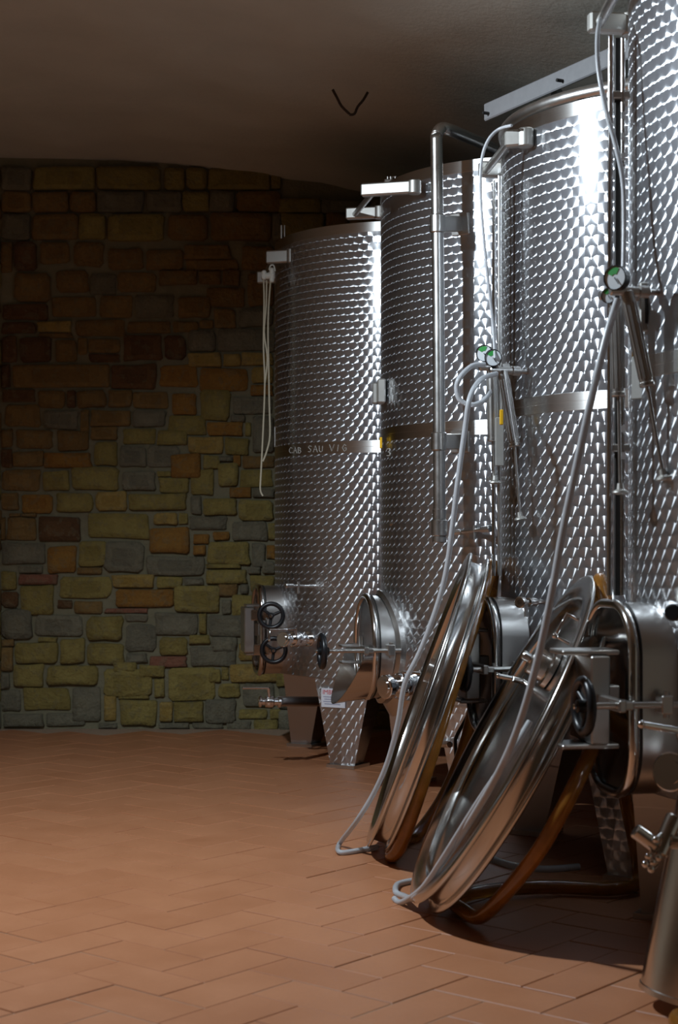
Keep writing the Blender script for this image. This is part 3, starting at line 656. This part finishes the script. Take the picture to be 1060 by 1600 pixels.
# ------------------------------------------------------------------ hand air pumps with gauges
def air_pump(label, T, head, tip, rod_end, gauge, gdir, Y, r=.0168, gr=.028, grp='hand air pumps with pressure gauges'):
    h, b, e = P(*head, Y), P(*tip, Y-.01), P(*rod_end, Y-.015)
    root = tag(empty('air_pump', h), label, 'air pump', grp); ax = (b-h).normalized()
    m = MB().cyl(h, b, r, n=20, bev=.003)
    for k in range(10):
        q = 2*PI*k/10; u, v, _ = frame(ax); o_ = u*math.cos(q)*r+v*math.sin(q)*r; m.cyl(h+ax*.03+o_, b-ax*.02+o_, r*.12, n=5)
    m.cyl(b-ax*.012, b, r*1.12, n=20, bev=.002); m.build('barrel', M['steel'], root)
    MB().cyl(b, e, .0048, n=10).build('plunger_rod', M['steel'], root)
    MB().lathe([(.001, -.014), (.008, -.014), (.010, 0), (.020, .006), (.021, .010), (.012, .014), (.001, .014)], e, ax, n=20).build('plunger_knob', M['alu'], root)
    hd = Vector((gdir[0], gdir[1], 0)).normalized(); G = P(*gauge, Y-.03)
    sd_ = Vector((1, .25, 0)).normalized()
    MB().cyl(h-sd_*.045, h+sd_*.045, .0125, n=16, bev=.003).cyl(h+sd_*.03-UP*.0, h+sd_*.06, .016, n=12, bev=.003).cyl(h-sd_*.012, G-hd*.006, .006, n=10).build('pump_head', M['steel'], root)
    gd = hd+UP*-.05; gd.normalize()
    ga = MB().lathe([(.001, -.028), (gr*.9, -.028), (gr, -.02), (gr, .004), (gr*.93, .006), (gr*.9, .002)], G, gd, n=36).build('gauge', M['black'], root)
    MB().lathe([(.001, .0025), (gr*.92, .0025)], G, gd, n=36).build('dial', M['dial'], ga)
    u, v, a_ = frame(gd); m = MB(); vs = [G+gd*.0035+(u*math.cos(q)+v*math.sin(q))*rr for q in [math.radians(60+10*k) for k in range(10)] for rr in (gr*.28, gr*.82)]
    m.add(vs, [[2*k, 2*k+1, 2*k+3, 2*k+2] for k in range(9)], False); m.build('green_sector', M['green'], ga)
    MB().cyl(G+gd*.005, G+gd*.005+(u*.5-v*.75)*gr*.7, .0012, n=6).build('needle', M['black'], ga)
    # strap back to the tank shell
    wp = T.c+(Vector((h.x, h.y, 0))-T.c).normalized()*(R-.004)+UP*h.z
    MB().cyl(h+sd_*.02, wp, .008, n=10).build('hanger', M['steel'], root)
    return root, h
air_pump('vertical air pump with gauge, nearer the racking pipe, on the third tank', T3, (769, 574), (771, 690), (774, 750), (757, 552), (-.35, -1), 5.30)
air_pump('slanted air pump with gauge hanging on the third tank', T3, (786, 579), (805, 698), (813, 807), (771, 559), (-.15, -1), 5.20)
air_pump('vertical air pump hanging beside the level gauge of the nearest tank', T4, (963, 462), (967, 620), (970, 764), (952, 462), (-.6, -1), 4.06, gr=.020)
air_pump('slanted air pump with black gauge hanging on the nearest tank', T4, (980, 455), (1012, 604), (1037, 742), (962, 434), (-.75, -1), 3.98, gr=.031)

# ------------------------------------------------------------------ clear hoses
def hose(label, pts, r=.0085, name='clear_hose'):
    v = [P(*q) if not isinstance(q, Vector) else q for q in pts]
    return tag(MB().tube(v, r, n=12, sub=6).build(name, M['hose']), label, 'hose', 'thin clear plastic hoses')
fl = lambda px, py: P(px, py, CAMH*F/(py-HZ))+UP*(FZ+.0095)
hose('clear hose from the third tank pump down to the floor before the farther lid', [(776, 584, 5.17), (752, 593, 5.1), (735, 620, 5.0), (727, 670, 5.0), (716, 750, 5.0), (707, 825, 5.02), (698, 890, 5.04), (684, 945, 5.06), (658, 1015, 5.08), (633, 1068, 5.1), (622, 1130, 5.14), (606, 1190, 5.2), (584, 1240, 5.26), (556, 1285, 5.33), fl(531, 1325), fl(530, 1338), fl(548, 1338), fl(590, 1330)])
hose('short clear hose looped in front of the racking pipe', [(758, 570, 5.16), (738, 572, 5.14), (719, 590, 5.1), (714, 608, 5.1), (720, 626, 5.1), (738, 633, 5.1), (756, 626, 5.12), (766, 612, 5.15)])
hose('clear hose from the nearest tank pump down across the face of the nearer lid', [(966, 468, 3.88), (950, 520, 3.86), (930, 600, 3.84), (902, 725, 3.84), (880, 830, 3.84), (862, 930, 3.84), (843, 1020, 3.86), (818, 1112, 3.9), (790, 1185, 3.96), (755, 1250, 4.06), (712, 1318, 4.2), (676, 1368, 4.36), (648, 1402, 4.5), fl(630, 1408), fl(619, 1402), fl(622, 1390), fl(645, 1384)], .0095)
hose('clear hose strand lying along the rim of the nearer lid', [(828, 1128, 4.02), (790, 1190, 3.98), (742, 1262, 4.1), (690, 1345, 4.25), (660, 1388, 4.42), fl(628, 1418), fl(616, 1412)], .0085)
hose('clear hose lying on the floor behind the nearer lid', [fl(752, 1345), fl(775, 1352), fl(800, 1360), fl(850, 1366), fl(905, 1362)], .012)
hose('clear hose looping down from the top of the third tank', [(800, 196, 5.16), (780, 202, 5.2), (764, 218, 5.2), (754, 245, 5.2), (751, 285, 5.2), (754, 345, 5.2), (762, 430, 5.2), (770, 500, 5.2), (774, 560, 5.16)], .0052)
hose('clear hose hanging from the top of the nearest tank', [(938, 30, 4.2), (934, 60, 4.14), (936, 110, 4.12), (948, 175, 4.1), (962, 225, 4.08), (974, 285, 4.06), (976, 360, 4.04), (974, 440, 4.0)], .0062)

# ------------------------------------------------------------------ steel cylinder at the right edge
b = Vector((.788, 3.60, 0)); ax = Vector((.20, .02, .98)).normalized(); u, v, _ = frame(ax); rc = .114
lowest = rc*math.sqrt(1-ax.z**2); b.z = FZ+lowest
cy = tag(empty('steel_canister', b), 'dark steel canister leaning at the lower right edge of the picture', 'canister')
MB().lathe([(.001, .004), (rc-.008, .004), (rc, .0), (rc, .012), (rc-.002, .014), (rc-.002, .48), (rc+.004, .484), (rc+.004, .498), (rc-.02, .515), (.001, .52)], b, ax, n=64).build('body', M['lid'], cy)
q = b+ax*.36; dl = (P(1012, 1320, 3.52)-q).normalized()
m = MB().cyl(P(1030, 1335, 3.50), P(1056, 1275, 3.52), .020, n=18, bev=.003).cyl(P(992, 1297, 3.50), P(1026, 1322, 3.50), .017, n=16, bev=.003).cyl(P(1040, 1312, 3.50), q, .02, n=14)
vv = m.build('clamp_valve', M['polish'], cy)
for (x, y) in ((1014, 1338), (1009, 1350), (1020, 1347), (1018, 1358), (1029, 1340), (1026, 1312)): MB().sphere(P(x, y, 3.48), .0085, 10, 6).cyl(P(x, y, 3.48), P(x+8, y-8, 3.5), .006, n=8).build('bolt', M['chrome'], vv)
hg = tag(MB().tube([Vector((.75, 3.25, .028)), Vector((.726, 3.38, .028)), Vector((.738, 3.45, .028)), Vector((.80, 3.44, .028)), Vector((.95, 3.40, .028))], .022, n=14).build('rubber_hose', M['amber']), 'amber rubber hose on the floor at the bottom right corner', 'hose')

# ------------------------------------------------------------------ ceiling fittings and the floodlight
hk = tag(empty('ceiling_hook', Vector((.05, 6.3, ceil_h(.05)))), 'bent wire hook hanging from the ceiling plaster', 'hook')
yc = 7.05
MB().tube([P(520, 140, yc), P(527, 153, yc), P(534, 166, yc), P(546, 178, yc)], .006, n=7, sub=3).build('wire', M['wire'], hk)
MB().tube([P(575, 144, yc), P(568, 156, yc), P(559, 167, yc), P(554, 178, yc), P(546, 179, yc)], .006, n=7, sub=3).build('wire', M['wire'], hk)
fx = tag(empty('floodlight', LAMP+Vector((0, 0, .12))), 'floodlight hung under the ceiling, left of the picture', 'lamp')
dL = (AIM-LAMP).normalized(); bk = LAMP-dL*.05
MB().lathe([(.001, -.10), (.07, -.10), (.10, -.06), (.13, .0), (.135, .0), (.105, -.065), (.075, -.107), (.001, -.107)], bk, dL, n=36).build('housing', M['black'], fx)
MB().cyl(bk-dL*.08, Vector((LAMP.x, LAMP.y, ceil_h(LAMP.x)-.01)), .010, n=10).build('stem', M['black'], fx)
